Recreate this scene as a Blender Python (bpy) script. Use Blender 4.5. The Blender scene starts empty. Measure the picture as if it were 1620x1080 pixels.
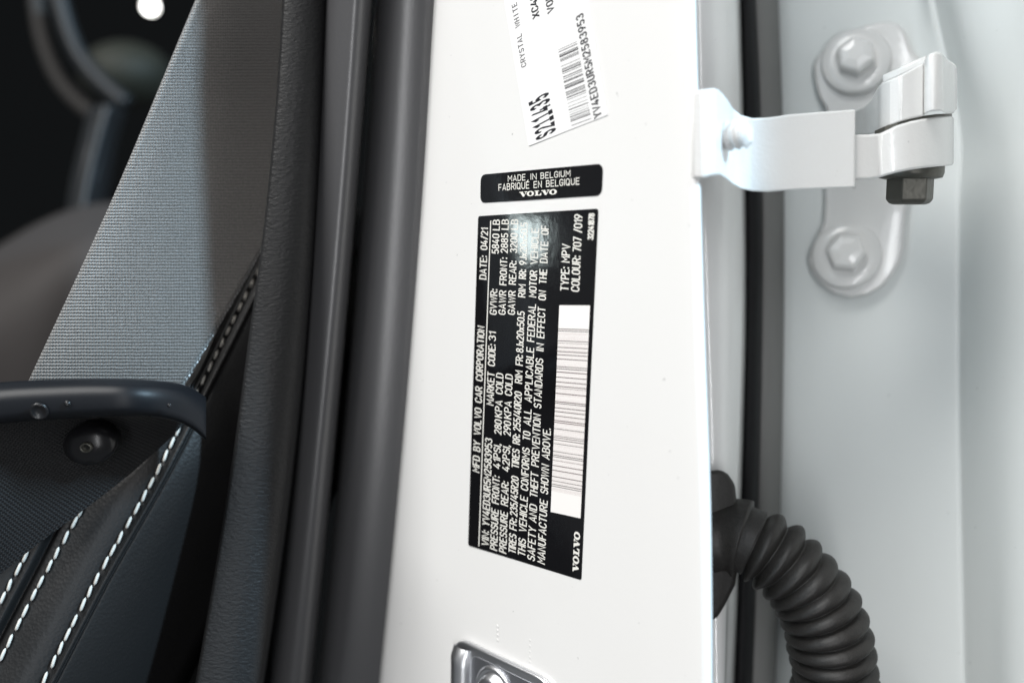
import bpy, bmesh, math, random
from mathutils import Vector, Matrix
random.seed(7)
R = math.radians
scene = bpy.context.scene

# ------------------------------------------------------------------ camera
F = 1575.0                 # focal length in photo pixels (35 mm on full frame)
PITCH = R(7.3)
CAMH = 0.95
cam_d = bpy.data.cameras.new('camera'); cam = bpy.data.objects.new('camera', cam_d)
scene.collection.objects.link(cam); scene.camera = cam
cam.location = (0, 0, CAMH); cam.rotation_euler = (R(90) - PITCH, 0, 0)
cam_d.sensor_width = 36; cam_d.lens = 36 * F / 1620
cam_d.clip_start = 0.01; cam_d.clip_end = 60
cam_d.dof.use_dof = True; cam_d.dof.focus_distance = 0.310; cam_d.dof.aperture_fstop = 5.0

def C2W(X, Y, Z):          # camera axes (right, up, forward) -> world
    c, s = math.cos(PITCH), math.sin(PITCH)
    return Vector((X, Z * c + Y * s, CAMH + Y * c - Z * s))
def D2W(X, Y, Z): return C2W(X, Y, Z) - Vector((0, 0, CAMH))
def W(px, py, d): return C2W((px - 810) / F * d, (540 - py) / F * d, d)
def ray(px, py): return D2W((px - 810) / F, (540 - py) / F, 1.0)

# ------------------------------------------------------------------ world, lamps, exposure
world = bpy.data.worlds.new('World'); scene.world = world; world.use_nodes = True
bg = world.node_tree.nodes['Background']
bg.inputs[0].default_value = (0.90, 0.95, 1.0, 1); bg.inputs[1].default_value = 0.16
def area(name, pos, target, sx, sy, power, col=(1, 1, 1)):
    l = bpy.data.lights.new(name, 'AREA'); l.shape = 'RECTANGLE'; l.size = sx; l.size_y = sy
    l.energy = power; l.color = col
    o = bpy.data.objects.new(name, l); scene.collection.objects.link(o); o.location = pos
    o.rotation_euler = (Vector(target) - Vector(pos)).to_track_quat('-Z', 'Y').to_euler()
    return o
area('showroom_ceiling_lamp', (-1.2, -0.60, 2.75), (0.0, 0.3, 0.95), 1.5, 1.0, 80, (1.0, 0.985, 0.96))
area('showroom_side_lamp', (1.71, -0.49, 2.20), (-0.10, 0.33, 0.97), 0.06, 0.40, 100, (0.57, 0.81, 1.0))
area('showroom_strip_lamp', (-0.05, -1.0, 1.05), (0.0, 0.33, 0.95), 0.06, 1.5, 8, (0.98, 0.985, 1.0))
area('label_glare_lamp', (-0.995, 0.372, 0.953), (0.0, 0.31, 0.94), 0.045, 0.05, 0.15, (0.86, 1.0, 1.0))  # unseen lamp added at the mirror angle to put glare on the label
vs = scene.view_settings
vs.view_transform = 'Standard'; vs.look = 'None'; vs.exposure = 0.0; vs.gamma = 1.0
scene.cycles.use_denoising = True

# ------------------------------------------------------------------ materials
def mat(name, col, rough=0.5, metal=0.0, spec=0.5, coat=0.0, sheen=0.0, bump=None):
    m = bpy.data.materials.new(name); m.use_nodes = True
    b = m.node_tree.nodes['Principled BSDF']
    b.inputs['Base Color'].default_value = (*col, 1); b.inputs['Roughness'].default_value = rough
    b.inputs['Metallic'].default_value = metal; b.inputs['Specular IOR Level'].default_value = spec
    b.inputs['Coat Weight'].default_value = coat; b.inputs['Coat Roughness'].default_value = 0.06
    b.inputs['Sheen Weight'].default_value = sheen
    if bump:
        kind, scale, strength, dist, stretch = bump
        N = m.node_tree.nodes; L = m.node_tree.links
        tc = N.new('ShaderNodeTexCoord'); mp = N.new('ShaderNodeMapping')
        mp.inputs['Scale'].default_value = stretch
        L.new(tc.outputs['UV' if kind.endswith('uv') else 'Object'], mp.inputs[0])
        if kind.startswith('noise'):
            t = N.new('ShaderNodeTexNoise'); t.inputs['Scale'].default_value = scale; t.inputs['Detail'].default_value = 3
            out = t.outputs['Fac']
        else:
            t = N.new('ShaderNodeTexVoronoi'); t.inputs['Scale'].default_value = scale; t.feature = 'F1'
            out = t.outputs['Distance']
        L.new(mp.outputs[0], t.inputs['Vector'])
        bp = N.new('ShaderNodeBump'); bp.inputs['Strength'].default_value = strength; bp.inputs['Distance'].default_value = dist
        L.new(out, bp.inputs['Height']); L.new(bp.outputs[0], b.inputs['Normal'])
        m['tex'] = t.name; m['bumpn'] = bp.name
    return m

def colour_mix(m, tex, c1, c2, lo=0.4, hi=0.6):
    N = m.node_tree.nodes; L = m.node_tree.links
    r = N.new('ShaderNodeValToRGB'); r.color_ramp.elements[0].position = lo; r.color_ramp.elements[1].position = hi
    r.color_ramp.elements[0].color = (*c1, 1); r.color_ramp.elements[1].color = (*c2, 1)
    L.new(tex, r.inputs[0]); L.new(r.outputs[0], N['Principled BSDF'].inputs['Base Color'])

M = {}
M['paint'] = mat('white_paint', (0.78, 0.78, 0.77), 0.32, coat=0.6, bump=('noise', 420, 0.05, 0.0006, (1, 1, 1)))
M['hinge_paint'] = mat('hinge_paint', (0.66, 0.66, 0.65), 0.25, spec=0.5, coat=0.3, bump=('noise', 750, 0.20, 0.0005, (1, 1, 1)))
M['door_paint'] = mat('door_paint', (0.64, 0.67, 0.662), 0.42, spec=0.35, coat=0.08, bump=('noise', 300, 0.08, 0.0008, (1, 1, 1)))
M['seal'] = mat('seal_rubber', (0.068, 0.068, 0.071), 0.33, spec=0.8, bump=('noise', 900, 0.10, 0.0004, (1, 1, 1)))
M['black_rubber'] = mat('black_rubber', (0.006, 0.006, 0.007), 0.6, spec=0.2)
M['edge_strip'] = mat('door_shade_grey', (0.16, 0.16, 0.155), 0.6)  # grey for the shaded band on the door beside the seal
M['boot'] = mat('boot_rubber', (0.032, 0.030, 0.029), 0.48, spec=0.45, bump=('noise', 500, 0.25, 0.0006, (1, 1, 1)))
N_ = M['boot'].node_tree.nodes; dn = N_.new('ShaderNodeTexNoise'); dn.inputs['Scale'].default_value = 160; dn.inputs['Detail'].default_value = 8; dn.inputs['Roughness'].default_value = 0.75
colour_mix(M['boot'], dn.outputs['Fac'], (0.013, 0.0125, 0.012), (0.045, 0.040, 0.036), 0.42, 0.72)
M['black_plastic'] = mat('black_plastic', (0.004, 0.005, 0.007), 0.46, spec=0.28, bump=('noise', 1500, 0.06, 0.0003, (1, 1, 1)))
M['cap_plastic'] = mat('cap_plastic', (0.008, 0.008, 0.009), 0.30, spec=0.45)
M['bolt'] = mat('dark_bolt_steel', (0.10, 0.098, 0.085), 0.42, metal=0.6, bump=('noise', 600, 0.25, 0.0005, (1, 1, 1)))
M['label_black'] = mat('label_black_film', (0.006, 0.006, 0.007), 0.075, spec=0.5, bump=('noise', 260, 0.035, 0.0006, (1, 1, 1)))
M['print_white'] = mat('label_white_print', (0.80, 0.79, 0.74), 0.4)
M['paper'] = mat('sticker_paper', (0.84, 0.84, 0.84), 0.38)
M['barcode_paper'] = mat('barcode_panel_print', (0.86, 0.84, 0.82), 0.4)
M['ink'] = mat('black_ink', (0.012, 0.012, 0.016), 0.5)
M['ink_grey'] = mat('grey_ink', (0.10, 0.10, 0.105), 0.5)
M['ink_faint'] = mat('faint_ink', (0.62, 0.54, 0.53), 0.5)
M['ink_bar'] = mat('barcode_ink', (0.05, 0.035, 0.035), 0.5)
M['leather'] = mat('charcoal_leather', (0.010, 0.0098, 0.0100), 0.48, spec=0.30, bump=('voronoi', 900, 0.20, 0.0004, (1, 1, 1)))
M['thread'] = mat('cream_thread', (0.55, 0.52, 0.47), 0.6, sheen=0.3, bump=('noise', 2500, 0.5, 0.0004, (1, 1, 1)))
M['dark'] = mat('cabin_black', (0.004, 0.004, 0.004), 0.9, spec=0.1)
M['brown_fabric'] = mat('brown_grey_fabric', (0.036, 0.026, 0.020), 0.85, spec=0.2, sheen=0.2, bump=('noise', 700, 0.4, 0.001, (1, 1, 1)))
M['far_fabric'] = mat('far_grey_fabric', (0.027, 0.023, 0.022), 0.75)
M['far_trim'] = mat('far_grey_trim', (0.006, 0.008, 0.010), 0.5)
M['far_rim'] = mat('far_rim_leather', (0.015, 0.0135, 0.0125), 0.7)
M['far_olive'] = mat('far_olive_trim', (0.012, 0.013, 0.007), 0.7)
M['steel'] = mat('striker_steel', (0.72, 0.73, 0.75), 0.36, metal=1.0, bump=('noise', 500, 0.12, 0.0006, (1, 6, 1)))
M['steel_dark'] = mat('striker_recess_steel', (0.42, 0.43, 0.46), 0.42, metal=1.0, bump=('noise', 500, 0.2, 0.0006, (1, 6, 1)))

for key, dens in (('paint', .79), ('hinge_paint', .775), ('door_paint', .80)):
    mm_ = M[key]; N_ = mm_.node_tree.nodes; L_ = mm_.node_tree.links; c_ = N_['Principled BSDF'].inputs['Base Color'].default_value[:3]
    t_ = N_.new('ShaderNodeTexCoord'); dn = N_.new('ShaderNodeTexNoise'); dn.inputs['Scale'].default_value = 520; dn.inputs['Detail'].default_value = 1
    L_.new(t_.outputs['Object'], dn.inputs['Vector'])
    colour_mix(mm_, dn.outputs['Fac'], c_, tuple(x * .55 for x in c_), dens, dens + .05)
# leather-grain pillar trim: horizontal wrinkles
m = mat('grained_trim', (0.011, 0.0112, 0.0118), 0.52, spec=0.32, bump=('noise_uv', 1.0, 0.5, 0.0007, (480, 1150, 1))); M['trim'] = m
N = m.node_tree.nodes; N[m['tex']].inputs['Detail'].default_value = 2.0; N[m['tex']].inputs['Distortion'].default_value = 0.6

# woven seat belt: UV in metres (u across the web, v along it)
def belt_mat(name, c_hi, c_lo):
    m = bpy.data.materials.new(name); m.use_nodes = True
    N = m.node_tree.nodes; L = m.node_tree.links; b = N['Principled BSDF']
    uv = N.new('ShaderNodeUVMap'); sep = N.new('ShaderNodeSeparateXYZ'); L.new(uv.outputs[0], sep.inputs[0])
    def math_(op, a, bb=None):
        n = N.new('ShaderNodeMath'); n.operation = op
        for i, x in enumerate((a, bb)):
            if x is None: continue
            if isinstance(x, (int, float)): n.inputs[i].default_value = x
            else: L.new(x, n.inputs[i])
        return n.outputs[0]
    u, v = sep.outputs[0], sep.outputs[1]
    nz = N.new('ShaderNodeTexNoise'); nz.inputs['Scale'].default_value = 260; L.new(uv.outputs[0], nz.inputs['Vector'])
    vv = math_('ADD', v, math_('MULTIPLY', math_('SUBTRACT', nz.outputs['Fac'], 0.5), 0.00035))
    row = math_('SINE', math_('MULTIPLY', vv, 2 * math.pi / 0.0012))
    ph = math_('MULTIPLY', math_('FLOOR', math_('DIVIDE', v, 0.0012)), math.pi)
    dot = math_('SINE', math_('ADD', math_('MULTIPLY', u, 2 * math.pi / 0.0009), ph))
    h = math_('ADD', math_('MULTIPLY', row, 0.48), math_('MULTIPLY', dot, 0.52))
    hn = math_('ADD', math_('MULTIPLY', h, 0.5), 0.5)
    sp = N.new('ShaderNodeTexNoise'); sp.inputs['Scale'].default_value = 1700; sp.inputs['Detail'].default_value = 4; sp.inputs['Roughness'].default_value = 0.7; L.new(uv.outputs[0], sp.inputs['Vector'])
    f = math_('ADD', math_('MULTIPLY', hn, 0.62), math_('MULTIPLY', math_('SUBTRACT', sp.outputs['Fac'], 0.40), 2.0))
    r = N.new('ShaderNodeValToRGB'); r.color_ramp.elements[0].position = 0.1; r.color_ramp.elements[1].position = 0.95
    r.color_ramp.elements[0].color = (*c_lo, 1); r.color_ramp.elements[1].color = (*c_hi, 1)
    L.new(f, r.inputs[0]); L.new(r.outputs[0], b.inputs['Base Color'])
    bp = N.new('ShaderNodeBump'); bp.inputs['Strength'].default_value = 0.7; bp.inputs['Distance'].default_value = 0.0004
    L.new(hn, bp.inputs['Height']); L.new(bp.outputs[0], b.inputs['Normal'])
    b.inputs['Roughness'].default_value = 0.38; b.inputs['Specular IOR Level'].default_value = 0.7
    b.inputs['Sheen Weight'].default_value = 1.0; b.inputs['Sheen Roughness'].default_value = 0.4
    return m
M['belt'] = belt_mat('belt_weave', (0.150, 0.138, 0.126), (0.009, 0.0083, 0.0077))
M['shaded_belt'] = belt_mat('shaded_belt_weave', (0.008, 0.0085, 0.0095), (0.002, 0.002, 0.0025))  # same belt weave, darkened to paint in the shadow under the arm
sb_ = M['shaded_belt'].node_tree.nodes['Principled BSDF']; sb_.inputs['Sheen Weight'].default_value = 0.08; sb_.inputs['Specular IOR Level'].default_value = 0.3; sb_.inputs['Roughness'].default_value = 0.55

def emit(name, col, s):
    m = bpy.data.materials.new(name); m.use_nodes = True
    b = m.node_tree.nodes['Principled BSDF']; b.inputs['Emission Color'].default_value = (*col, 1); b.inputs['Emission Strength'].default_value = s
    return m
M['lamp'] = emit('lamp_glow', (1, 0.98, 0.94), 14)

# ------------------------------------------------------------------ object helpers
def link(o, parent=None):
    scene.collection.objects.link(o)
    if parent is not None: o.parent = parent
    return o
def tag(o, label, cat, group=None, kind=None):
    o['label'] = label; o['category'] = cat; o['kind'] = 'thing'
    if group: o['group'] = group
    if kind: o['kind'] = kind
    return o
def thing(name, label, cat, group=None):
    return tag(link(bpy.data.objects.new(name, None)), label, cat, group)
def mesh_obj(name, verts, faces, m, parent=None, smooth=True, uvs=None, loc=None):
    me = bpy.data.meshes.new(name)
    loc = Vector(loc) if loc is not None else sum((Vector(v) for v in verts), Vector()) / max(1, len(verts))
    me.from_pydata([tuple(Vector(v) - loc) for v in verts], [], faces)
    if uvs:
        l = me.uv_layers.new(name='UVMap')
        for lp in me.loops: l.data[lp.index].uv = uvs[lp.vertex_index]
    if m: me.materials.append(m)
    if smooth:
        for p in me.polygons: p.use_smooth = True
    me.update()
    o = bpy.data.objects.new(name, me); link(o, parent); o.location = loc
    return o
def fix_normals(o):
    bm = bmesh.new(); bm.from_mesh(o.data); bmesh.ops.recalc_face_normals(bm, faces=bm.faces); bm.to_mesh(o.data); bm.free()
    return o
def bevel(o, w, seg=3, ang=30):
    b = o.modifiers.new('bevel', 'BEVEL'); b.width = w; b.segments = seg; b.limit_method = 'ANGLE'; b.angle_limit = R(ang)
    return o
def solid(o, t, off=-1):
    s = o.modifiers.new('solid', 'SOLIDIFY'); s.thickness = t; s.offset = off; return o

def crom(pts, n):
    """Catmull-Rom through pts (Vectors / tuples), n steps per span."""
    out = []; P = [Vector(p) for p in pts]
    for i in range(len(P) - 1):
        p0 = P[i - 1] if i > 0 else P[i] * 2 - P[i + 1]
        p1, p2 = P[i], P[i + 1]
        p3 = P[i + 2] if i + 2 < len(P) else P[i + 1] * 2 - P[i]
        for k in range(n):
            t = k / n
            out.append(0.5 * ((2 * p1) + (p2 - p0) * t + (2 * p0 - 5 * p1 + 4 * p2 - p3) * t * t + (3 * p1 - p0 - 3 * p2 + p3) * t ** 3))
    out.append(P[-1]); return out
def loft(name, rows, m, parent=None, nr=4, nc=3, flip=False):
    """rows: list of rows of (px,py,depth), every row with the same count."""
    g = [crom([Vector(p) for p in r], nc) for r in rows]
    cols = list(zip(*g)); cols = [crom(list(c), nr) for c in cols]
    g = list(zip(*cols)); nR, nC = len(g), len(g[0])
    V = [[W(*p) for p in r] for r in g]
    verts = [p for r in V for p in r]; uvs = []
    for i in range(nR):
        u = 0.0
        for j in range(nC):
            if j: u += (V[i][j] - V[i][j - 1]).length
            uvs.append([u, 0.0])
    mid = nC // 2; v = 0.0
    for i in range(nR):
        if i: v += (V[i][mid] - V[i - 1][mid]).length
        for j in range(nC): uvs[i * nC + j][1] = v
    faces = []
    for i in range(nR - 1):
        for j in range(nC - 1):
            a = i * nC + j; q = (a, a + nC, a + nC + 1, a + 1)
            faces.append(q if not flip else q[::-1])
    return mesh_obj(name, verts, faces, m, parent, True, uvs)
def interp(tab, y):
    if y <= tab[0][0]:
        (a, b), (c, d) = tab[0], tab[1]
    else:
        for (a, b), (c, d) in zip(tab, tab[1:]):
            if y <= c: break
    return b + (d - b) * (y - a) / (c - a)
def frame(origin, z, x=None):
    z = Vector(z).normalized(); x = Vector(x) if x is not None else (Vector((0, 0, 1)) if abs(z.z) < .9 else Vector((1, 0, 0)))
    y = z.cross(x).normalized(); x = y.cross(z).normalized()
    return Matrix(((x.x, y.x, z.x, origin[0]), (x.y, y.y, z.y, origin[1]), (x.z, y.z, z.z, origin[2]), (0, 0, 0, 1)))
def lathe(name, prof, fr, m, parent=None, n=48, smooth=True, bev=0):
    verts = []; faces = []
    for r, z in prof:
        for k in range(n):
            a = 2 * math.pi * k / n; verts.append((r * math.cos(a), r * math.sin(a), z))
    for i in range(len(prof) - 1):
        for k in range(n):
            a, b = i * n + k, i * n + (k + 1) % n; faces.append((a, b, b + n, a + n))
    faces.append(tuple(range(n))[::-1]); faces.append(tuple(range((len(prof) - 1) * n, len(prof) * n)))
    me = bpy.data.meshes.new(name); me.from_pydata(verts, [], faces); me.materials.append(m)
    for p in me.polygons: p.use_smooth = smooth and len(p.vertices) == 4
    o = bpy.data.objects.new(name, me); link(o, parent); o.matrix_local = fr
    if bev: bevel(o, bev, 2, 25)
    return o
def stations(name, st, m, parent, bev=0.0008, seg=3, nsub=1):
    """Solid strip: st = (px, depth, ytop, ybot, back_depth): a front sheet, a back sheet behind it and closed rims."""
    if nsub > 1: 
        st = [tuple(v) for v in _crom5(st, nsub)]
    verts = []; faces = []
    for px, d, yt, yb, bd in st:
        ft, fb = W(px, yt, d), W(px, yb, d)
        k = (ray(px, (yt + yb) / 2)).normalized() * (bd - d)
        verts += [ft, fb, ft + k, fb + k]
    n = len(st)
    for i in range(n - 1):
        a = i * 4; b = a + 4
        faces += [(a, a + 1, b + 1, b), (a + 2, b + 2, b + 3, a + 3), (a, b, b + 2, a + 2), (a + 1, a + 3, b + 3, b + 1)]
    faces += [(0, 2, 3, 1), ((n - 1) * 4, (n - 1) * 4 + 1, (n - 1) * 4 + 3, (n - 1) * 4 + 2)]
    o = fix_normals(mesh_obj(name, verts, faces, m, parent)); o.data.set_sharp_from_angle(angle=R(32))
    if bev: bevel(o, bev, seg, 38)
    return o
def _crom5(st, n):
    cols = list(zip(*st)); out = []
    cc = [[p.x for p in crom([(c, 0, 0) for c in col], n)] for col in cols]
    return list(zip(*cc))

# ------------------------------------------------------------------ the pillar plane (face the labels are stuck on)
h_cam = Vector((-1470, 109, 1575)); v_cam = Vector((437, 12260, -1575))    # left along the face / up along it
PH = D2W(*h_cam).normalized(); PV = D2W(*v_cam).normalized()
PN = PH.cross(PV).normalized()
P0 = W(845, 620, 0.310)
if PN.dot(ray(845, 620)) > 0: PN = -PN
def PL(px, py, off=0.0):
    d = ray(px, py); o = Vector((0, 0, CAMH))
    return o + d * ((P0 + PN * off - o).dot(PN) / d.dot(PN))
def PD(px, py):                                      # depth of the plane at a pixel
    p = PL(px, py) - Vector((0, 0, CAMH)); return p.dot(D2W(0, 0, 1))
PX = -(PH - PN * PH.dot(PN)).normalized()            # to the right along the face
PY = PN.cross(PX).normalized()                       # up along the face
if PY.z < 0: PY = -PY

# ------------------------------------------------------------------ B-pillar
pillar = thing('door_pillar', 'glossy white painted car door pillar carrying the stickers and striker', 'car pillar')
xl_tab = [(-160, 699), (0, 687), (270, 671), (540, 651), (810, 627), (1080, 600), (1240, 583)]
xr_tab = [(-160, 1098), (0, 1101), (130, 1105), (350, 1110), (600, 1118), (800, 1125), (1080, 1128), (1240, 1129)]
rows = []
for y in (-2000, -900, -160, 0, 270, 540, 810, 1080, 1240):
    xl, xr = interp(xl_tab, y), interp(xr_tab, y)
    dl, dr = PD(xl, y), PD(xr, y)
    r = [(xl + 6, y, dl + .030), (xl + 1, y, dl + .010), (xl, y, dl + .004), (xl + 1.5, y, dl + .0022), (xl + 4, y, PD(xl + 4, y) + .0010), (xl + 9, y, PD(xl + 9, y) + .0004), (xl + 18, y, PD(xl + 18, y) + .0001), (xl + 32, y, PD(xl + 32, y))]
    for px in (xl + 75, 800, 900, 1000, 1050): r.append((px, y, PD(px, y)))
    r += [(xr - 30, y, PD(xr - 30, y) + .0003), (xr - 14, y, PD(xr - 14, y) + .0012), (xr - 4, y, dr + .0035), (xr, y, dr + .007), (xr - 1, y, dr + .013), (xr - 8, y, dr + .030), (xr - 14, y, dr + .05)]
    rows.append(r)
pl = loft('outer_panel', rows, M['paint'], pillar, nr=6, nc=4); solid(pl, 0.0012)
xs_tab = [(-160, 1163), (0, 1168), (400, 1177), (700, 1172), (1080, 1158), (1240, 1150)]
rows = []
for y in (-2000, -900, -160, 0, 400, 700, 1080, 1240):
    xr, xs = interp(xr_tab, y), interp(xs_tab, y)
    rows.append([(xr - 34, y, .340), (xr - 10, y, .338), (xr + 12, y, .337), ((xr + xs) / 2 + 4, y, .339), (xs - 10, y, .345), (xs, y, .356), (xs + 4, y, .385)])
solid(loft('rear_flank', rows, M['paint'], pillar, nr=5, nc=4), 0.0012)
for cx, ys in ((787, (990, 997, 1004, 1012)), (838.5, (1012, 1021, 1030, 1039, 1046))):     # small ridges in the paint above the striker
    ridge = None
    for y in ys:
        lathe('weld_ridge', [(0.00005, .00010), (.00045, .00008), (.00065, -.00006)], frame(PL(cx, y), PN, PX + PY * .6), M['paint'], pillar, n=12)

# ------------------------------------------------------------------ stroke lettering
def arc(cx, cy, rx, ry, a0, a1, n=7):
    return [(cx + rx * math.cos(R(a0 + (a1 - a0) * k / n)), cy + ry * math.sin(R(a0 + (a1 - a0) * k / n))) for k in range(n + 1)]
w = 0.52
O_ = arc(.26, .72, .26, .28, 0, 180) + arc(.26, .28, .26, .28, 180, 360) + [(.52, .72)]
G = {
 'A': [[(0, 0), (.28, 1), (.56, 0)], [(.09, .28), (.47, .28)]],
 'B': [[(0, .52), (0, 0), (.26, 0)] + arc(.26, .265, .26, .265, -90, 90) + [(0, .53), (0, 1), (.24, 1)] + arc(.24, .765, .23, .235, 90, -80)],
 'C': [arc(.26, .72, .26, .28, 5, 180) + arc(.26, .28, .26, .28, 180, 355)],
 'D': [[(.22, 0), (0, 0), (0, 1), (.22, 1)] + arc(.24, .72, .28, .28, 90, 0) + arc(.24, .28, .28, .28, 0, -90)],
 'E': [[(.48, 1), (0, 1), (0, 0), (.48, 0)], [(0, .52), (.42, .52)]],
 'F': [[(.47, 1), (0, 1), (0, 0)], [(0, .5), (.4, .5)]],
 'G': [arc(.26, .72, .26, .28, 10, 180) + arc(.26, .28, .26, .28, 180, 360) + [(.52, .46), (.28, .46)]],
 'H': [[(0, 0), (0, 1)], [(.52, 0), (.52, 1)], [(0, .5), (.52, .5)]],
 'I': [[(0, 0), (0, 1)]],
 'J': [[(.36, 1), (.36, .24)] + arc(.18, .22, .18, .22, 0, -150)],
 'K': [[(0, 0), (0, 1)], [(.5, 1), (.02, .42)], [(.17, .58), (.53, 0)]],
 'L': [[(0, 1), (0, 0), (.46, 0)]],
 'M': [[(0, 0), (0, 1), (.32, .38), (.64, 1), (.64, 0)]],
 'N': [[(0, 0), (0, 1), (.52, 0), (.52, 1)]],
 'O': [O_], '0': [O_],
 'P': [[(0, 0), (0, 1), (.26, 1)] + arc(.26, .73, .25, .27, 90, -90) + [(0, .46)]],
 'Q': [O_, [(.3, .25), (.56, -.03)]],
 'R': [[(0, 0), (0, 1), (.26, 1)] + arc(.26, .74, .25, .26, 90, -90) + [(0, .48)], [(.26, .48), (.53, 0)]],
 'S': [arc(.25, .755, .23, .245, 15, 200) + [(.08, .57), (.44, .45)] + arc(.25, .26, .25, .26, 25, -165)],
 'T': [[(0, 1), (.54, 1)], [(.27, 1), (.27, 0)]],
 'U': [[(0, 1), (0, .28)] + arc(.26, .28, .26, .28, 180, 360) + [(.52, 1)]],
 'V': [[(0, 1), (.28, 0), (.56, 1)]],
 'W': [[(0, 1), (.18, 0), (.38, .9), (.58, 0), (.76, 1)]],
 'X': [[(0, 0), (.52, 1)], [(0, 1), (.52, 0)]],
 'Y': [[(0, 1), (.27, .45), (.54, 1)], [(.27, .45), (.27, 0)]],
 'Z': [[(0, 1), (.5, 1), (0, 0), (.5, 0)]],
 '1': [[(0, .76), (.22, 1), (.22, 0)]],
 '2': [arc(.25, .73, .25, .27, 165, -20) + [(.02, 0), (.52, 0)]],
 '3': [arc(.24, .76, .23, .24, 160, -75) + arc(.24, .265, .27, .265, 75, -160)],
 '4': [[(.3, 1), (.0, .24), (.56, .24)], [(.4, .5), (.4, 0)]],
 '5': [[(.46, 1), (.06, 1), (.03, .53)] + arc(.25, .3, .26, .3, 120, -150)],
 '6': [arc(.26, .3, .26, .3, 0, 360, 14), [(.01, .36), (.34, 1)]],
 '7': [[(0, 1), (.5, 1), (.18, 0)]],
 '8': [arc(.26, .765, .22, .235, 0, 360, 14), arc(.26, .265, .26, .265, 0, 360, 14)],
 '9': [arc(.26, .7, .26, .3, 0, 360, 14), [(.51, .64), (.18, 0)]],
 ':': [[(0, .02), (0, .16)], [(0, .58), (0, .72)]], '.': [[(0, 0), (0, .12)]], ',': [[(.05, .12), (0, -.14)]],
 '/': [[(0, -.04), (.34, 1.04)]], 'x': [[(0, 0), (.42, .62)], [(0, .62), (.42, 0)]],
 '\u00c9': [[(.48, 1), (0, 1), (0, 0), (.48, 0)], [(0, .52), (.42, .52)], [(.2, 1.12), (.36, 1.3)]],
}
GS = dict(G); GS['1'] = [[(0, .84), (.25, 1), (.25, 0)], [(.0, .0), (.5, .0)]]
def ribbon(pl, hw):
    n = len(pl); L = []; Rr = []
    closed = n > 3 and (Vector(pl[0]) - Vector(pl[-1])).length < 1e-6
    for i, p in enumerate(pl):
        p = Vector(p)
        a = Vector(pl[i - 1]) if i > 0 else (Vector(pl[-2]) if closed else None)
        b = Vector(pl[i + 1]) if i < n - 1 else (Vector(pl[1]) if closed else None)
        d1 = (p - a).normalized() if a is not None and (p - a).length > 1e-9 else None
        d2 = (b - p).normalized() if b is not None and (b - p).length > 1e-9 else None
        if d1 is None: d1 = d2
        if d2 is None: d2 = d1
        n1 = Vector((-d1.y, d1.x)); n2 = Vector((-d2.y, d2.x)); mm = n1 + n2
        if mm.length < 1e-6: mm = n1
        mm.normalize(); k = hw / max(0.5, mm.dot(n1))
        if not closed:
            if i == 0: p = p - d2 * hw * .6
            if i == n - 1: p = p + d1 * hw * .6
        L.append(p + mm * k); Rr.append(p - mm * k)
    return L, Rr
def text_mesh(name, s, start, end, cap, updir, m, parent, thick=.14, gap=.24, font=G, pre=False, mono=None, off=0.0, normal=None):
    """Lettering from 3D start to end along the baseline, cap height in metres."""
    ax = (end - start); Lm = ax.length; ax.normalize(); nrm = normal or PN
    up = (updir - ax * updir.dot(ax)); up = (up - nrm * up.dot(nrm)).normalized()
    x = 0.0; items = []
    for ch in s:
        if ch == ' ': x += .5 if mono is None else mono; continue
        st = font[ch]; wd = max(p[0] for q in st for p in q)
        if mono is not None: items.append((x + (mono - wd) / 2, st)); x += mono
        else: items.append((x, st)); x += wd + gap
    tot = x - gap if mono is None else x
    sx = Lm / max(tot, 1e-6) if pre else (Lm - cap * thick) / max(tot, 1e-6)
    if len(s) == 1 and tot < .05: sx = cap
    verts = []; faces = []; k = 0
    for x0, st in items:
        for q in st:
            if pre: pts = [(x0 + p[0], p[1] * (1 - thick) + thick / 2) for p in q]; hw = thick / 2
            else: pts = [((x0 + p[0]) * sx + cap * thick / 2, (p[1] * (1 - thick) + thick / 2) * cap) for p in q]; hw = thick * cap / 2
            A, B = ribbon(pts, hw); b0 = len(verts); lift = off + (k % 5) * 2.5e-6; k += 1
            for a, b in zip(A, B):
                for p in (a, b):
                    px, py = (p.x * sx, p.y * cap) if pre else (p.x, p.y)
                    verts.append(start + ax * px + up * py + nrm * lift)
            for i in range(len(A) - 1): faces.append((b0 + 2 * i, b0 + 2 * i + 1, b0 + 2 * i + 3, b0 + 2 * i + 2))
    o = mesh_obj(name, verts, faces, m, parent, False)
    me = o.data                                        # faces must look outwards
    if me.polygons and me.polygons[0].normal.dot(nrm) < 0: me.flip_normals()
    return o
def poly_mesh(name, polys, place, m, parent, off=0.0, nrm=None):
    verts = []; faces = []; nrm = nrm or PN
    for k, q in enumerate(polys):
        b0 = len(verts); verts += [place(*p) + nrm * (off + (k % 6) * 2.5e-6) for p in q]; faces.append(tuple(range(b0, b0 + len(q))))
    return mesh_obj(name, verts, faces, m, parent, False)
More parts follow.
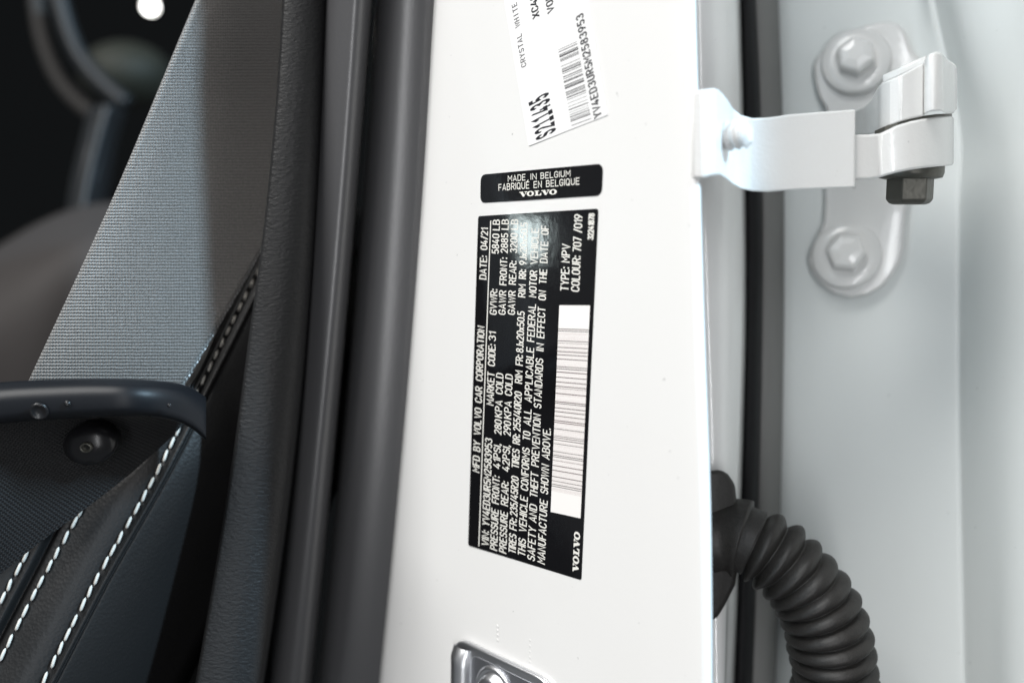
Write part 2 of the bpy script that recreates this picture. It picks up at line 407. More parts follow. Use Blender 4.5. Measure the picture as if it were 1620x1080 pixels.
def wordmark():
    P = []
    def V(x):
        P.append([(x + .05, 1), (x + .47, 1), (x + .78, .32), (x + .60, -.02), (x + .52, -.02)])
        P.append([(x + .60, -.02), (x + .78, .32), (x + .98, .86), (x + 1.08, .86), (x + .70, -.02)])
        P.append([(x - .03, 1), (x - .03, .84), (x + .58, .84), (x + .58, 1)]); P.append([(x + .80, 1), (x + .80, .84), (x + 1.2, .84), (x + 1.2, 1)])
    def O(x):
        n = 24
        for k in range(n):
            a, b = 2 * math.pi * k / n, 2 * math.pi * (k + 1) / n
            P.append([(x + .55 + .56 * math.cos(a), .5 + .53 * math.sin(a)), (x + .55 + .56 * math.cos(b), .5 + .53 * math.sin(b)),
                      (x + .55 + .23 * math.cos(b), .5 + .36 * math.sin(b)), (x + .55 + .23 * math.cos(a), .5 + .36 * math.sin(a))])
    def Lt(x):
        P.append([(x + .16, .16), (x + .50, .16), (x + .50, .84), (x + .16, .84)])
        P.append([(x, .84), (x + .66, .84), (x + .66, 1), (x, 1)]); P.append([(x, 0), (x + 1.0, 0), (x + 1.0, .16), (x, .16)])
        P.append([(x + .74, .16), (x + 1.0, .16), (x + 1.0, .46), (x + .90, .46)])
    V(0.03); O(1.16); Lt(2.36); V(3.40); O(4.53)
    return P, 5.64

def cap_m(px, py, dx):                                # metres along the face for dx photo pixels across
    a = PL(px, py); s = 0.001; b = a + PX * s
    def proj(p):
        q = p - Vector((0, 0, CAMH)); return 810 + F * q.x / q.dot(D2W(0, 0, 1))
    return s * dx / (proj(b) - proj(a))
def rounded_sheet(name, corners, rad, thick, m, parent=None, lift=0.00002):
    """Thin sheet on the pillar plane; corners as pixels TL, TR, BR, BL, rad in metres."""
    P = [PL(*c) for c in corners]; pts = []
    for i in range(4):
        p, a, b = P[i], P[i - 1], P[(i + 1) % 4]
        da, db = (a - p).normalized(), (b - p).normalized()
        for k in range(7):
            t = k / 6; pts.append((p + da * rad) * (1 - t) ** 2 + p * 2 * t * (1 - t) + (p + db * rad) * t * t)
    n = len(pts); c = sum(pts, Vector()) / n
    top = [q + PN * (thick + lift) for q in pts]; ins = [q + (c - q).normalized() * thick * .5 for q in top]
    verts = [q + PN * lift for q in pts] + [q - PN * thick * .3 for q in top] + ins
    faces = [tuple(range(n))[::-1], tuple(range(2 * n, 3 * n))]
    for i in range(n):
        j = (i + 1) % n
        faces += [(i, j, n + j, n + i), (n + i, n + j, 2 * n + j, 2 * n + i)]
    return fix_normals(mesh_obj(name, verts, faces, m, parent, False))

TH = 0.00018; TOFF = TH + 0.00002 + 0.00003
def lines_up(parent, base, segs, cap_px, m, thick=.118, name='text_line', gap=.24, slope=None):
    """Lettering running up the face. base = baseline pixel at the bottom and at the top, segs = (text, ybottom, ytop)."""
    (xa, ya), (xb, yb) = base
    A, B = PL(xa, ya), PL(xb, yb)
    for s, y0, y1 in segs:
        t0 = (y0 - ya) / (yb - ya); t1 = (y1 - ya) / (yb - ya)
        p0 = PL(xa + (xb - xa) * t0, y0); p1 = PL(xa + (xb - xa) * t1, y1)
        cap = cap_m(xa + (xb - xa) * t0, y0, cap_px)
        text_mesh(name, s, p0, p1, cap, -PX, m, parent, thick=thick, gap=gap, off=TOFF)

# ------------------------------------------------------------------ certification label
cert = thing('certification_label', 'tall black certification label with dense white lettering and barcode on pillar', 'label')
rounded_sheet('film', [(757, 342), (947, 330), (920, 917), (741, 862)], .0009, TH, M['label_black'], cert)
LB = [
 ([(759.3, 748), (773.3, 358)], [('MFD', 748, 722), ('BY', 715, 698), ('VOLVO', 689.6, 646), ('CAR', 638, 612), ('CORPORATION', 603.7, 516.3), ('DATE:', 442.7, 405), ('04/21', 396, 360.5)], 11.3),
 ([(774, 865), (792, 347)], [('VIN:', 864.8, 840.4), ('YV4ED3UR5M2583953', 833, 694), ('MARKET', 642, 588.9), ('CODE:', 580, 545), ('31', 540, 525), ('GVWR:', 498.5, 457.6), ('5840', 402, 370), ('LB', 365, 347.5)], 11.6),
 ([(787.6, 871), (806, 347)], [('PRESSURE', 871.5, 806), ('FRONT:', 798, 753.7), ('41PSI,', 742, 702), ('280', 688, 664.4), ('KPA', 661.5, 633.8), ('COLD', 624.4, 591), ('GAWR', 498.5, 459.6), ('FRONT:', 451.8, 407.7), ('2885', 401, 369), ('LB', 364, 347)], 11.6),
 ([(802, 876), (821, 347)], [('PRESSURE', 876, 810), ('REAR:', 801, 762.6), ('42PSI,', 746.7, 704.4), ('290', 690, 666.7), ('KPA', 663.7, 635), ('COLD', 626.7, 592.6), ('GAWR', 498.5, 460), ('REAR:', 451, 413), ('3200', 400.6, 369), ('LB', 364, 347)], 11.8),
 ([(817, 877), (836.5, 352)], [('TIRES', 876.7, 845.5), ('FR:', 839.6, 821), ('235/45R20', 817.4, 754.4), ('TIRES', 742, 711), ('RR:', 703.7, 687.4), ('255/40R20', 683, 620), ('RIM', 607.4, 586.7), ('FR:', 579, 562), ('8Jx20x50.5', 558.5, 492.6), ('RIM', 471, 450), ('RR:', 442, 426.5), ('9Jx20x50.5', 420, 352)], 11.9),
 ([(832, 881), (854, 361)], [('THIS', 881, 853), ('VEHICLE', 843, 785.6), ('CONFORMS', 777, 709), ('TO', 697.8, 683), ('ALL', 674, 647), ('APPLICABLE', 637, 550), ('FEDERAL', 541.5, 480.7), ('MOTOR', 471, 428), ('VEHICLE', 419, 361)], 12.2),
 ([(847, 888), (869.5, 357)], [('SAFETY', 888, 834.5), ('AND', 827, 799), ('THEFT', 788, 748), ('PREVENTION', 739, 655.6), ('STANDARDS', 646.7, 567.4), ('IN', 556, 543.7), ('EFFECT', 535.6, 486), ('ON', 475.6, 460), ('THE', 450, 426), ('DATE', 416.7, 382), ('OF', 372, 356.7)], 12.4),
 ([(863, 893), (872.5, 678)], [('MANUFACTURE', 893, 791.5), ('SHOWN', 782.6, 735.6), ('ABOVE.', 727.4, 677.8)], 12.6),
 ([(900.4, 461), (903.3, 386)], [('TYPE:', 461, 423), ('MPV', 416, 386)], 13.5),
 ([(917.4, 462), (922.8, 339)], [('COLOUR:', 462, 405), ('707', 399, 375), ('/019', 368.5, 339)], 13.6),
]
for base, segs, cp in LB: lines_up(cert, base, segs, cp, M['print_white'])
lines_up(cert, [(939.6, 380), (941.8, 337.4)], [('32241878', 380, 337.4)], 9.6, M['print_white'], thick=.17, gap=.22)
a, b = PL(758.3, 863.5), PL(777.2, 349); wd = PX * .00023
poly_mesh('rule_line', [[(0, 0), (1, 0), (1, 1), (0, 1)]], lambda u, v: a + (b - a) * u + wd * (v * 2 - 1), M['print_white'], cert, TOFF)
P_, tot = wordmark()
def place_wm(p0, p1, cap, up):
    ax = (p1 - p0); ax_n = ax.normalized(); up = (up - ax_n * up.dot(ax_n)).normalized()
    return lambda x, y: p0 + ax * (x / tot) + up * (y * cap)
poly_mesh('wordmark', P_, place_wm(PL(915.7, 906), PL(918.6, 842), cap_m(915, 906, 9.2), -PX), M['print_white'], cert, TOFF)
# barcode panel with its bars
pc = [(885.7, 482.6), (934.3, 483), (919.3, 819.3), (871.9, 808.9)]
Q = [PL(*c) for c in pc]
def panel(u, v): return (Q[3] * (1 - u) + Q[2] * u) * (1 - v) + (Q[0] * (1 - u) + Q[1] * u) * v
bp = poly_mesh('barcode_panel', [[(0, 0), (1, 0), (1, 1), (0, 1)]], panel, M['barcode_paper'], cert, TOFF)
left_y = [520, 523.2, 538.8, 542, 549, 555.5, 560.6, 567.3, 579.4, 582.6, 587.8, 596, 603.5, 610.2, 613.3, 621.5, 634.3, 637, 644.2, 650.2, 657, 664.2, 667.2,
          677.2, 688.3, 691.1, 694.6, 700.9, 713.1, 718.7, 721.3, 726.9, 735.2, 742.6, 752.5, 759.1, 764.6, 767.8]
def v_of(y):
    lo, hi = 0.0, 1.0
    for _ in range(30):
        mid = (lo + hi) / 2; p = panel(0, mid) - Vector((0, 0, CAMH)); yy = 540 - F * p.dot(D2W(0, 1, 0)) / p.dot(D2W(0, 0, 1))
        if yy > y: lo = mid
        else: hi = mid
    return lo
def bars(name, par, place, vs, hv, m, off, u0=0.0, u1=1.0):
    for v in vs:
        o = poly_mesh(name, [[(u0, v - hv), (u1, v - hv), (u1, v + hv), (u0, v + hv)]], place, m, par, off)
bpo = bp.location
for y in left_y:
    v = v_of(y); q = [(0.0, v - .0016), (1.0, v - .0016), (1.0, v + .0016), (0.0, v + .0016)]
    o = poly_mesh('bar', [q], panel, M['ink_bar'], None, TOFF + 1.6e-5)
    o.parent = bp; o.location = o.location - bpo
rng = random.Random(3); vv = v_of(518)
fv = []
while vv > v_of(775):
    vv -= rng.choice([.0045, .0052, .006, .0075]); fv.append(vv)
for k in range(1):
    verts_polys = [[(0.0, v - .0008), (1.0, v - .0008), (1.0, v + .0008), (0.0, v + .0008)] for v in fv]
    o = poly_mesh('guilloche_lines', verts_polys, panel, M['ink_faint'], None, TOFF + 6e-6)
    o.parent = bp; o.location = o.location - bpo; o['kind'] = 'stuff'

# ------------------------------------------------------------------ country-of-origin label
orig = thing('origin_label', 'small black rounded label with three short white lines on pillar', 'label')
rounded_sheet('film', [(760.9, 276.5), (954.4, 258.8), (952.3, 309.2), (760.2, 321.4)], .0024, TH, M['label_black'], orig)
def lines_across(parent, p0, p1, segs, cap_px, m, thick=.14, gap=.24):
    for s, x0, x1 in segs:
        f0 = (x0 - p0[0]) / (p1[0] - p0[0]); f1 = (x1 - p0[0]) / (p1[0] - p0[0])
        a = PL(x0, p0[1] + (p1[1] - p0[1]) * f0); b = PL(x1, p0[1] + (p1[1] - p0[1]) * f1)
        y = p0[1] + (p1[1] - p0[1]) * f0
        cap = (PL(x0, y - cap_px) - PL(x0, y)).length
        text_mesh('text_line', s, a, b, cap, PY, m, parent, thick=thick, gap=gap, off=TOFF)
Z = 7.364
lines_across(orig, (804.3, 288.0), (903.4, 279.4), [('MADE', 804.3, 832.2), ('IN', 840.3, 849.8), ('BELGIUM', 856, 903.4)], 10.2, M['print_white'], .13)
lines_across(orig, (789.4, 302.4), (917.7, 292.2), [('FABRIQU\u00c9', 789.4, 838.3), ('EN', 845, 858), ('BELGIQUE', 864.7, 917.7)], 11.0, M['print_white'], .13)
poly_mesh('wordmark', P_, place_wm(PL(822.4, 311.6), PL(881.8, 307.4), (PL(822, 303.8) - PL(822, 311.6)).length, PY), M['print_white'], orig, TOFF)

# ------------------------------------------------------------------ white paper sticker
stk = thing('paper_sticker', 'tilted white paper sticker with black numbers and barcode at pillar top', 'sticker')
BL_, BR_ = PL(836.7, 231.6), PL(962.5, 182)
up_s = (PL(797.8, 0) - BL_).normalized(); Ls = 1.28 * (PL(797.8, 0) - BL_).length
def px_of(p):
    q = p - Vector((0, 0, CAMH)); d = q.dot(D2W(0, 0, 1)); return (810 + F * q.x / d, 540 - F * q.dot(D2W(0, 1, 0)) / d)
rounded_sheet('paper', [px_of(BL_ + up_s * Ls), px_of(BR_ + up_s * Ls), (962.5, 182), (836.7, 231.6)], .0006, TH, M['paper'], stk)
left_s = (BL_ - BR_).normalized()
def line_s(s, a, b, capvec_px, m, **k):
    A, B = PL(*a), PL(*b); cap = (PL(a[0] - capvec_px[0], a[1] + capvec_px[1]) - A).length
    text_mesh('text_line', s, A, B, cap, left_s, m, stk, off=TOFF, **k)
line_s('CRYSTAL', (834, 106), (825.5, 50.6), (8.2, 3), M['ink_grey'], thick=.13, mono=.86)
line_s('WHITE', (824.2, 42.2), (818, 1.8), (8.2, 3), M['ink_grey'], thick=.13, mono=.9)
line_s('XC40', (855, 27.6), (848.6, -13.6), (11.5, 4.2), M['ink'], thick=.16, mono=.80)
line_s('VOLVO', (878.4, 18.8), (870.4, -32.8), (11.5, 4.2), M['ink'], thick=.16, mono=.80)
line_s('YV4ED3UR5M2583953', (953.6, 185.3), (923.2, 17.6), (13.0, 4.8), M['ink'], thick=.15, mono=.84)
line_s('S211435', (881.4, 208.5), (868.4, 143), (33, 12), M['ink'], thick=.20, mono=.92, font=GS, pre=True)
q0, q1, q2, q3 = PL(904.8, 199.2), PL(936.2, 187.6), PL(913.6, 66), PL(884, 79.5)
def sb(u, v): return (q0 * (1 - u) + q1 * u) * (1 - v) + (q3 * (1 - u) + q2 * u) * v
blist = [(740, 2.2, 1), (685, 3, 0), (667, 1.6, 0), (652, 1, 1), (630, 2.6, 0), (602, 1.6, 0), (572, 1, 1), (537, 2.8, 0), (497, 1.4, 1), (452, 1.4, 1), (407, 1.6, 1), (378, 3.4, 0),
         (350, 1.4, 0), (337, 1.8, 0), (322, 1.2, 0), (307, 2.4, 0), (258, 3.2, 0), (246, 1.2, 0), (236, 1.4, 0), (220, 2.6, 0), (177, 3, 0), (162, 1.8, 0), (130, 1.2, 1), (107, 2.8, 0)]
blist = [((z / 8.305 + 110), t, g) for z, t, g in blist] + [(z / 8.305, t, g) for z, t, g in
         [(1047, 1.2, 0), (978, 1.8, 0), (952, 4, 0), (928, 2, 0), (915, 1.2, 0), (880, 1.8, 1), (818, 1.4, 0), (803, 2.2, 0), (786, 1.6, 0), (755, 4, 0), (740, 1.4, 0), (727, 1.8, 0), (690, 2.4, 0), (662, 1.6, 1)]]
for y, t, g in blist:
    v = (199.2 - y) / 119.7; hv = t / 8.305 / 119.7 * 1.9
    poly_mesh('bar', [[(0, v - hv), (1, v - hv), (1, v + hv), (0, v + hv)]], sb, M['ink_grey'] if g else M['ink'], stk, TOFF)

# ------------------------------------------------------------------ striker plate
st = thing('door_striker', 'shiny steel striker plate with bolt low on the white pillar', 'striker')
s0 = PL(713, 1045); tdir = (PL(860, 1067) - PL(765, 1022.5)).normalized(); ddir = PN.cross(tdir); ddir = ddir if ddir.z < 0 else -ddir
s_tl = PL(724, 1003)
def SP(u, v, n=0.0): return s_tl + tdir * u + ddir * v + PN * n
def prism(name, pts, n0, n1, m, parent, bev=.0006, rad=0.0):
    if rad:
        out = []; k_ = len(pts)
        for i in range(k_):
            p, a_, b_ = Vector(pts[i]), Vector(pts[i - 1]), Vector(pts[(i + 1) % k_])
            da, db = (a_ - p).normalized(), (b_ - p).normalized()
            for t in range(7):
                f = t / 6; q = (p + da * rad) * (1 - f) ** 2 + p * 2 * f * (1 - f) + (p + db * rad) * f * f; out.append((q.x, q.y))
        pts = out
    n = len(pts); verts = [SP(u, v, n0) for u, v in pts] + [SP(u, v, n1) for u, v in pts]
    faces = [tuple(range(n))[::-1], tuple(range(n, 2 * n))] + [(i, (i + 1) % n, n + (i + 1) % n, n + i) for i in range(n)]
    return bevel(fix_normals(mesh_obj(name, verts, faces, m, parent)), bev, 3, 40)
sw = (PL(886, 1078) - s_tl).dot(tdir)
prism('plate', [(-.001, 0), (sw, 0), (sw, .06), (-.001, .06)], 0.00002, .0022, M['steel'], st, .0008, .009)
prism('recess', [(.0105, .0030), (sw - .0022, .0030), (sw - .0022, .058), (.0105, .058)], .00225, .0026, M['steel_dark'], st, .0001, .003)
verts = []; faces = []; nn = 18; mm = 10
for i in range(nn + 1):
    v = .0022 + (.055) * i / nn
    for k in range(mm + 1):
        a_ = math.pi * k / mm; e = min(1.0, (v - .0018) / .003); rr = .0042
        verts.append(SP(.0052 - rr * math.cos(a_), v, .0022 + rr * .9 * math.sin(a_) * e ** .5))
for i in range(nn):
    for k in range(mm): b0 = i * (mm + 1) + k; faces.append((b0, b0 + 1, b0 + mm + 2, b0 + mm + 1))
fix_normals(mesh_obj('rolled_edge', verts, faces, M['steel'], st))
bc = SP((PL(793, 1092) - s_tl).dot(tdir), (PL(793, 1092) - s_tl).dot(ddir), .0026)
lathe('bolt', [(.0092, 0), (.0092, .0006), (.0084, .0012), (.0078, .0013), (.0074, .0006), (.0068, .0006), (.0062, .0026), (.0052, .0034), (.0030, .0036), (.0028, .0012)], frame(bc, PN), M['steel'], st)

# ------------------------------------------------------------------ door-opening seals (two rubber tubes) and grained trim
YS = (-1800, -800, -160, 0, 180, 360, 540, 720, 900, 1080, 1240)
def quad(tab): return lambda y: interp([(-160, tab[0][0])] + [], y)
def q3(a, b_, c):                                    # smooth curve through values at y = 0, 540, 1080
    f = lambda y: a + (b_ - a) * (y / 540) + (c - 2 * b_ + a) / 2 * (y / 540) * (y / 540 - 1)
    return lambda y: f(y) if y > 0 else a + (f(1) - f(0)) * y
def tube_seal(name, label, L_, R_, back, prof):
    rows = []
    for y in YS:
        l, r = L_(y), R_(y); d = PD(interp(xl_tab, y), y) + back; rows.append([(l + (r - l) * u, y, d + dd) for u, dd in prof])
    o = solid(loft(name, rows, M['seal'], None, nr=4, nc=4), .0022)
    return tag(o, label, 'door seal')
tube_seal('rubber_seal', 'smooth dark grey rubber seal touching the white pillar edge', q3(596, 556, 503), q3(698, 667, 620), .008,
          [(-.02, .022), (.02, .008), (.11, .0014), (.24, -.0018), (.38, -.0030), (.60, -.0028), (.84, -.0014), (.98, .0004), (1.03, .006)])
tube_seal('rubber_seal', 'narrow rounded black rubber seal beside the leather grained trim', q3(515, 474, 408), q3(590, 546, 494), -.001,
          [(-.02, .022), (.02, .007), (.14, .0008), (.34, -.0026), (.57, -.0044), (.77, -.0034), (.91, .0008), (.98, .008), (1.0, .024)])
tl = [(-160, 455), (0, 447), (150, 438), (250, 428), (390, 414), (500, 400), (540, 393), (740, 366), (915, 338), (1070, 311), (1240, 281)]
rt = q3(521, 482, 412)
rows = []
for y in YS:
    l, r = interp(tl, y), rt(y)
    rows.append([(l + 9, y, .372), (l + 1, y, .342), (l, y, .3345), (l + 2, y, .3325), (l + 6, y, .3318), (l + (r - l) * .3, y, .3320), (l + (r - l) * .6, y, .3335), (l + (r - l) * .85, y, .337), (r - 2, y, .343), (r + 4, y, .356), (r + 5, y, .372)])
o = solid(loft('grained_trim', rows, M['trim'], None, nr=5, nc=3), .0015)
for lx, ly in ((447, 60), (436, 205), (417, 388), (480, 300), (372, 702), (352, 838), (339, 914), (455, 470), (402, 522)):
    edge_d = .3312 if lx - interp(tl, ly) > 8 else .3328
    sp_ = lathe('lint_speck', [(.00004, -.00016), (.00016, -.0001), (.0002, 0), (.00014, .0001), (.00003, .00014)], frame(W(lx, ly, edge_d), D2W(.3, .2, -1)), M['print_white'], o, 8)
    sp_.matrix_local = Matrix.Translation(-o.location) @ sp_.matrix_local
tag(o, 'black leather-grained plastic trim strip along the inner pillar', 'interior trim')

# ------------------------------------------------------------------ rear door shut face
door = thing('rear_door', 'white painted rear door shut face behind the hinge and cable boot', 'car door')
def dd_(px, y=540): return interp([(1190, .412), (1236, .396), (1270, .392), (1400, .3815), (1500, .373), (1516, .3715), (1524, .3695), (1532, .366), (1560, .356), (1600, .345), (1650, .336), (1700, .338)], px)
rows = []
for y in (-2000, -900, -200, 0, 200, 330, 540, 700, 1080, 1260):
    bow = -10 * (1 - ((y - 480) / 600) ** 2)
    cr = 1530 + (bow if y > -250 else 0)
    if y < 200: cr = 1480 + max(y, -200) * .16
    r = [(x, y, dd_(x)) for x in (1186, 1215, 1240, 1270, 1330, 1400, 1450)]
    r += [(cr - 12, y, dd_(1510)), (cr - 3, y, dd_(1516)), (cr + 3, y, dd_(1524)), (cr + 12, y, dd_(1532)), (cr + 40, y, dd_(1560)), (1600, y, .345), (1650, y, .336), (1750, y, .324), (1950, y, .300), (2300, y, .250), (2700, y, .208), (3000, y, .183), (3120, y, .1795), (3180, y, .190), (2800, y, .240)]  # unseen outer edge carried forward to shield the hinge from the side lamp
    rows.append(r)
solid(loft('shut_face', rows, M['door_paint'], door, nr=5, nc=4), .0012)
ws = thing('door_weatherstrip', 'black rubber weatherstrip running down between pillar and rear door', 'door seal')
xb = lambda y: interp([(-200, 1155), (0, 1165), (200, 1170), (400, 1173), (700, 1169), (1080, 1157), (1260, 1148)], y)
rows = []; rows2 = []
for y in (-2000, -900, -200, 0, 200, 400, 700, 1080, 1260):
    x = xb(y); wdt = 30 if y < 100 else 33
    rows.append([(x - 6, y, .40), (x, y, .383), (x + 8, y, .376), (x + wdt / 2, y, .3745), (x + wdt - 6, y, .377), (x + wdt, y, .384), (x + wdt + 3, y, .40)])
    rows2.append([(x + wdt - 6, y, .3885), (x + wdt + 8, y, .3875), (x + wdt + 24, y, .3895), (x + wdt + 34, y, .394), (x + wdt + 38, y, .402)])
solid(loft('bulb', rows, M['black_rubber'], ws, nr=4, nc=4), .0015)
solid(loft('edge_strip', rows2, M['edge_strip'], ws, nr=4, nc=4), .0015)  # added grey strip painting the shaded band on the door

# ------------------------------------------------------------------ hinge
hinge = thing('hinge_assembly', 'white painted steel rear door hinge bolted between pillar and door', 'hinge')
ND = D2W(-0.33, 0.13, -0.93).normalized()            # door face normal
outline = [(1295, 152), (1289, 130), (1287, 105), (1293, 90), (1306, 77), (1338, 55), (1370, 41), (1390, 36), (1407, 35), (1420, 38), (1430, 47), (1437, 61), (1442, 79), (1456, 93), (1462, 130),
           (1455, 200), (1444, 280), (1434, 333), (1430, 393), (1424, 415), (1412, 435), (1396, 454), (1372, 467), (1346, 471), (1320, 465), (1298, 449), (1284, 430), (1278, 412), (1282, 395), (1292, 377), (1303, 352), (1305, 320), (1304, 250), (1310, 190), (1306, 170)]
def dplane(px, py, lift):
    p0 = W(1345, 250, .3855); d = ray(px, py); o_ = Vector((0, 0, CAMH)); n_ = D2W(-0.33, 0.0, -0.945).normalized()
    return o_ + d * ((p0 + n_ * lift - o_).dot(n_) / d.dot(n_))
n = len(outline); verts = [dplane(x, y, -.002) for x, y in outline] + [dplane(x, y, .006) for x, y in outline]
faces = [tuple(range(n))[::-1], tuple(range(n, 2 * n))] + [(i, (i + 1) % n, n + (i + 1) % n, n + i) for i in range(n)]
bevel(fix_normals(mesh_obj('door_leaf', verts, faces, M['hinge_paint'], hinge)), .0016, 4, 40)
for (wx, wy, spin) in ((1354, 98, 10), (1339, 404, 25)):
    base = dplane(wx, wy, .006); fr = frame(base, ND) @ Matrix.Rotation(R(spin), 4, 'Z')
    bo = lathe('mounting_bolt', [(.0128, -.003), (.0128, .0012), (.0120, .0020), (.0085, .0024)], fr, M['hinge_paint'], hinge, 48)
    lathe('hex_head', [(.0074, .0018), (.0074, .0070), (.0062, .0082), (.0030, .0086)], Matrix(), M['hinge_paint'], bo, 6, False, .0007)
arm = [(1093, .2635, 152, 274, .304), (1096, .2612, 145, 281, .304), (1112, .2600, 142, 282, .304), (1130, .2610, 140, 277, .304), (1138, .2640, 143, 276, .304), (1148, .2710, 154, 282, .304), (1160, .2785, 172, 292, .2925), (1172, .2830, 182, 299, .2945), (1190, .2855, 187, 303, .2955),
       (1215, .2865, 186, 304, .2960), (1250, .2875, 181, 301, .2965), (1300, .2885, 177, 299, .297), (1353, .2890, 173, 297, .297)]
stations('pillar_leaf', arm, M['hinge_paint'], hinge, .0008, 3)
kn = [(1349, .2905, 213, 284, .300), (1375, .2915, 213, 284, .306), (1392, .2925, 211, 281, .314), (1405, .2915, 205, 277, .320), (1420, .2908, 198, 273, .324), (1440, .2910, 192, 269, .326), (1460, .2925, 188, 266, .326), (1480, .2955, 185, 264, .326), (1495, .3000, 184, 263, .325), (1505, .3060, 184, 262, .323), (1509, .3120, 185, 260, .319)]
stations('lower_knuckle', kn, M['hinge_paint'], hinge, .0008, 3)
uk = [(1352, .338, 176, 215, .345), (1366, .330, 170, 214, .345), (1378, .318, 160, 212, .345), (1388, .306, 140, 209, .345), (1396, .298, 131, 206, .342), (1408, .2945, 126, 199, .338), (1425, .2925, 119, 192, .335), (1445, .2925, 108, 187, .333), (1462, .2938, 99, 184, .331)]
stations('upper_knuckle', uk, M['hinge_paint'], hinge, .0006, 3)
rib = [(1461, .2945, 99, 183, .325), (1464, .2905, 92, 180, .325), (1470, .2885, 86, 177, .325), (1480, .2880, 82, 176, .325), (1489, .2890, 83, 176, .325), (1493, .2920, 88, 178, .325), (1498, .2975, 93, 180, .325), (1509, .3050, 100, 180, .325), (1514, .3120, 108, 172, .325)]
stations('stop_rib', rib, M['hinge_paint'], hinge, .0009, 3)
edge_strip = [(1396, .310, 119, 132, .33), (1420, .306, 109, 122, .33), (1445, .304, 97, 110, .33), (1466, .303, 88, 101, .33)]
stations('leaf_edge', edge_strip, M['hinge_paint'], hinge, .0006, 3)
gap_ring = [(1384, .300, 207, 214, .33), (1400, .2955, 200, 209, .33), (1420, .2935, 191, 200, .33), (1450, .2940, 185, 192, .33), (1480, .2975, 181, 188, .33), (1500, .3045, 180, 187, .33), (1506, .310, 180, 187, .325)]
stations('gap_band', gap_ring, M['bolt'], hinge, 0)  # dark ring laid along the gap between the knuckles
piv = W(1441, 268, .308)
up = Vector((0, 0, 1))
pb = lathe('pivot_bolt', [(.0097, .002), (.0097, -.0012), (.0092, -.0026), (.0075, -.0030)][::-1], frame(piv, up, (1, 0, 0)), M['bolt'], hinge, 48)
lathe('hex_head', [(.0050, -.0108), (.0062, -.0103), (.0071, -.0092), (.0071, -.0026)], Matrix.Rotation(R(-9), 4, 'Z'), M['bolt'], pb, 6, False, .0003)
# threaded stud through the pillar leaf
sd = D2W(.80, .05, -.60).normalized(); prof = []
for i in range(26):
    t = i / 25; prof.append((.0036 + .0005 * math.cos(2 * math.pi * 4.5 * t) - (.0007 if t > .93 else 0), -.004 + .0105 * t))
lathe('threaded_stud', prof, frame(W(1150, 216, .2705), sd), M['hinge_paint'], hinge, 32)

# ------------------------------------------------------------------ corrugated cable boot
boot = thing('cable_boot', 'black corrugated rubber cable boot curving from pillar to door', 'cable boot')
path = crom([W(1118, 850, .337), W(1160, 848, .334), W(1200, 862, .331), W(1240, 890, .329), W(1279, 932, .3285), (W(1305, 985, .329)), W(1318, 1040, .331), W(1322, 1100, .334), W(1320, 1180, .338)], 40)
acc = [0.0]
for i in range(1, len(path)): acc.append(acc[-1] + (path[i] - path[i - 1]).length)
tot_l = acc[-1]; NR, NS = 420, 44; verts = []; faces = []; j = 0
def at_len(s):
    for i in range(1, len(path)):
        if acc[i] >= s: f = (s - acc[i - 1]) / (acc[i] - acc[i - 1]); return path[i - 1].lerp(path[i], f)
    return path[-1]
cx_ = D2W(0, 0, 1)
for i in range(NR + 1):
    s = tot_l * i / NR; p = at_len(s); t = (at_len(min(s + 3e-3, tot_l)) - at_len(max(s - 3e-3, 0))).normalized()
    side = t.cross(cx_).normalized(); fw = side.cross(t).normalized()
    s0_ = .0165; per = .0056
    if s < .0125: rr = .0132 - .0010 * math.sin(s / .0125 * math.pi) ** 2
    elif s < s0_: rr = .0112
    else:
        idx = (s - s0_) / per; ph = idx % 1.0; rv = random.Random(int(idx) + 5).uniform(-1, 1); rib_ = abs(math.sin(math.pi * min(1, ph * (1 + .06 * rv)))) ** (1.0 if idx < 3 else .62)
        rib_ *= 1 + .16 * rv
        big = min(1, (s - s0_) / .045); rr = (.0098 + .0010 * big) + (.0027 + .0010 * big) * rib_
    for k in range(NS):
        a_ = 2 * math.pi * k / NS; wob = 1 + .012 * math.sin(3 * a_ + s * 300)
        verts.append(p + (side * math.cos(a_) + fw * math.sin(a_)) * rr * wob)
for i in range(NR):
    for k in range(NS): a_ = i * NS + k; b_ = i * NS + (k + 1) % NS; faces.append((a_, b_, b_ + NS, a_ + NS))
fix_normals(mesh_obj('bellows', verts, faces, M['boot'], boot))
gr = [(1100, 748), (1140, 742), (1152, 750), (1163, 766), (1166, 800), (1166, 905), (1163, 925), (1146, 958), (1133, 979), (1100, 985)]
n = len(gr); verts = [W(x, y, .3285) for x, y in gr] + [W(x, y, .342) for x, y in gr]
faces = [tuple(range(n)), tuple(range(n, 2 * n))[::-1]] + [(i, (i + 1) % n, n + (i + 1) % n, n + i) for i in range(n)]
bevel(fix_normals(mesh_obj('grommet', verts, faces, M['boot'], boot)), .0015, 3, 25)

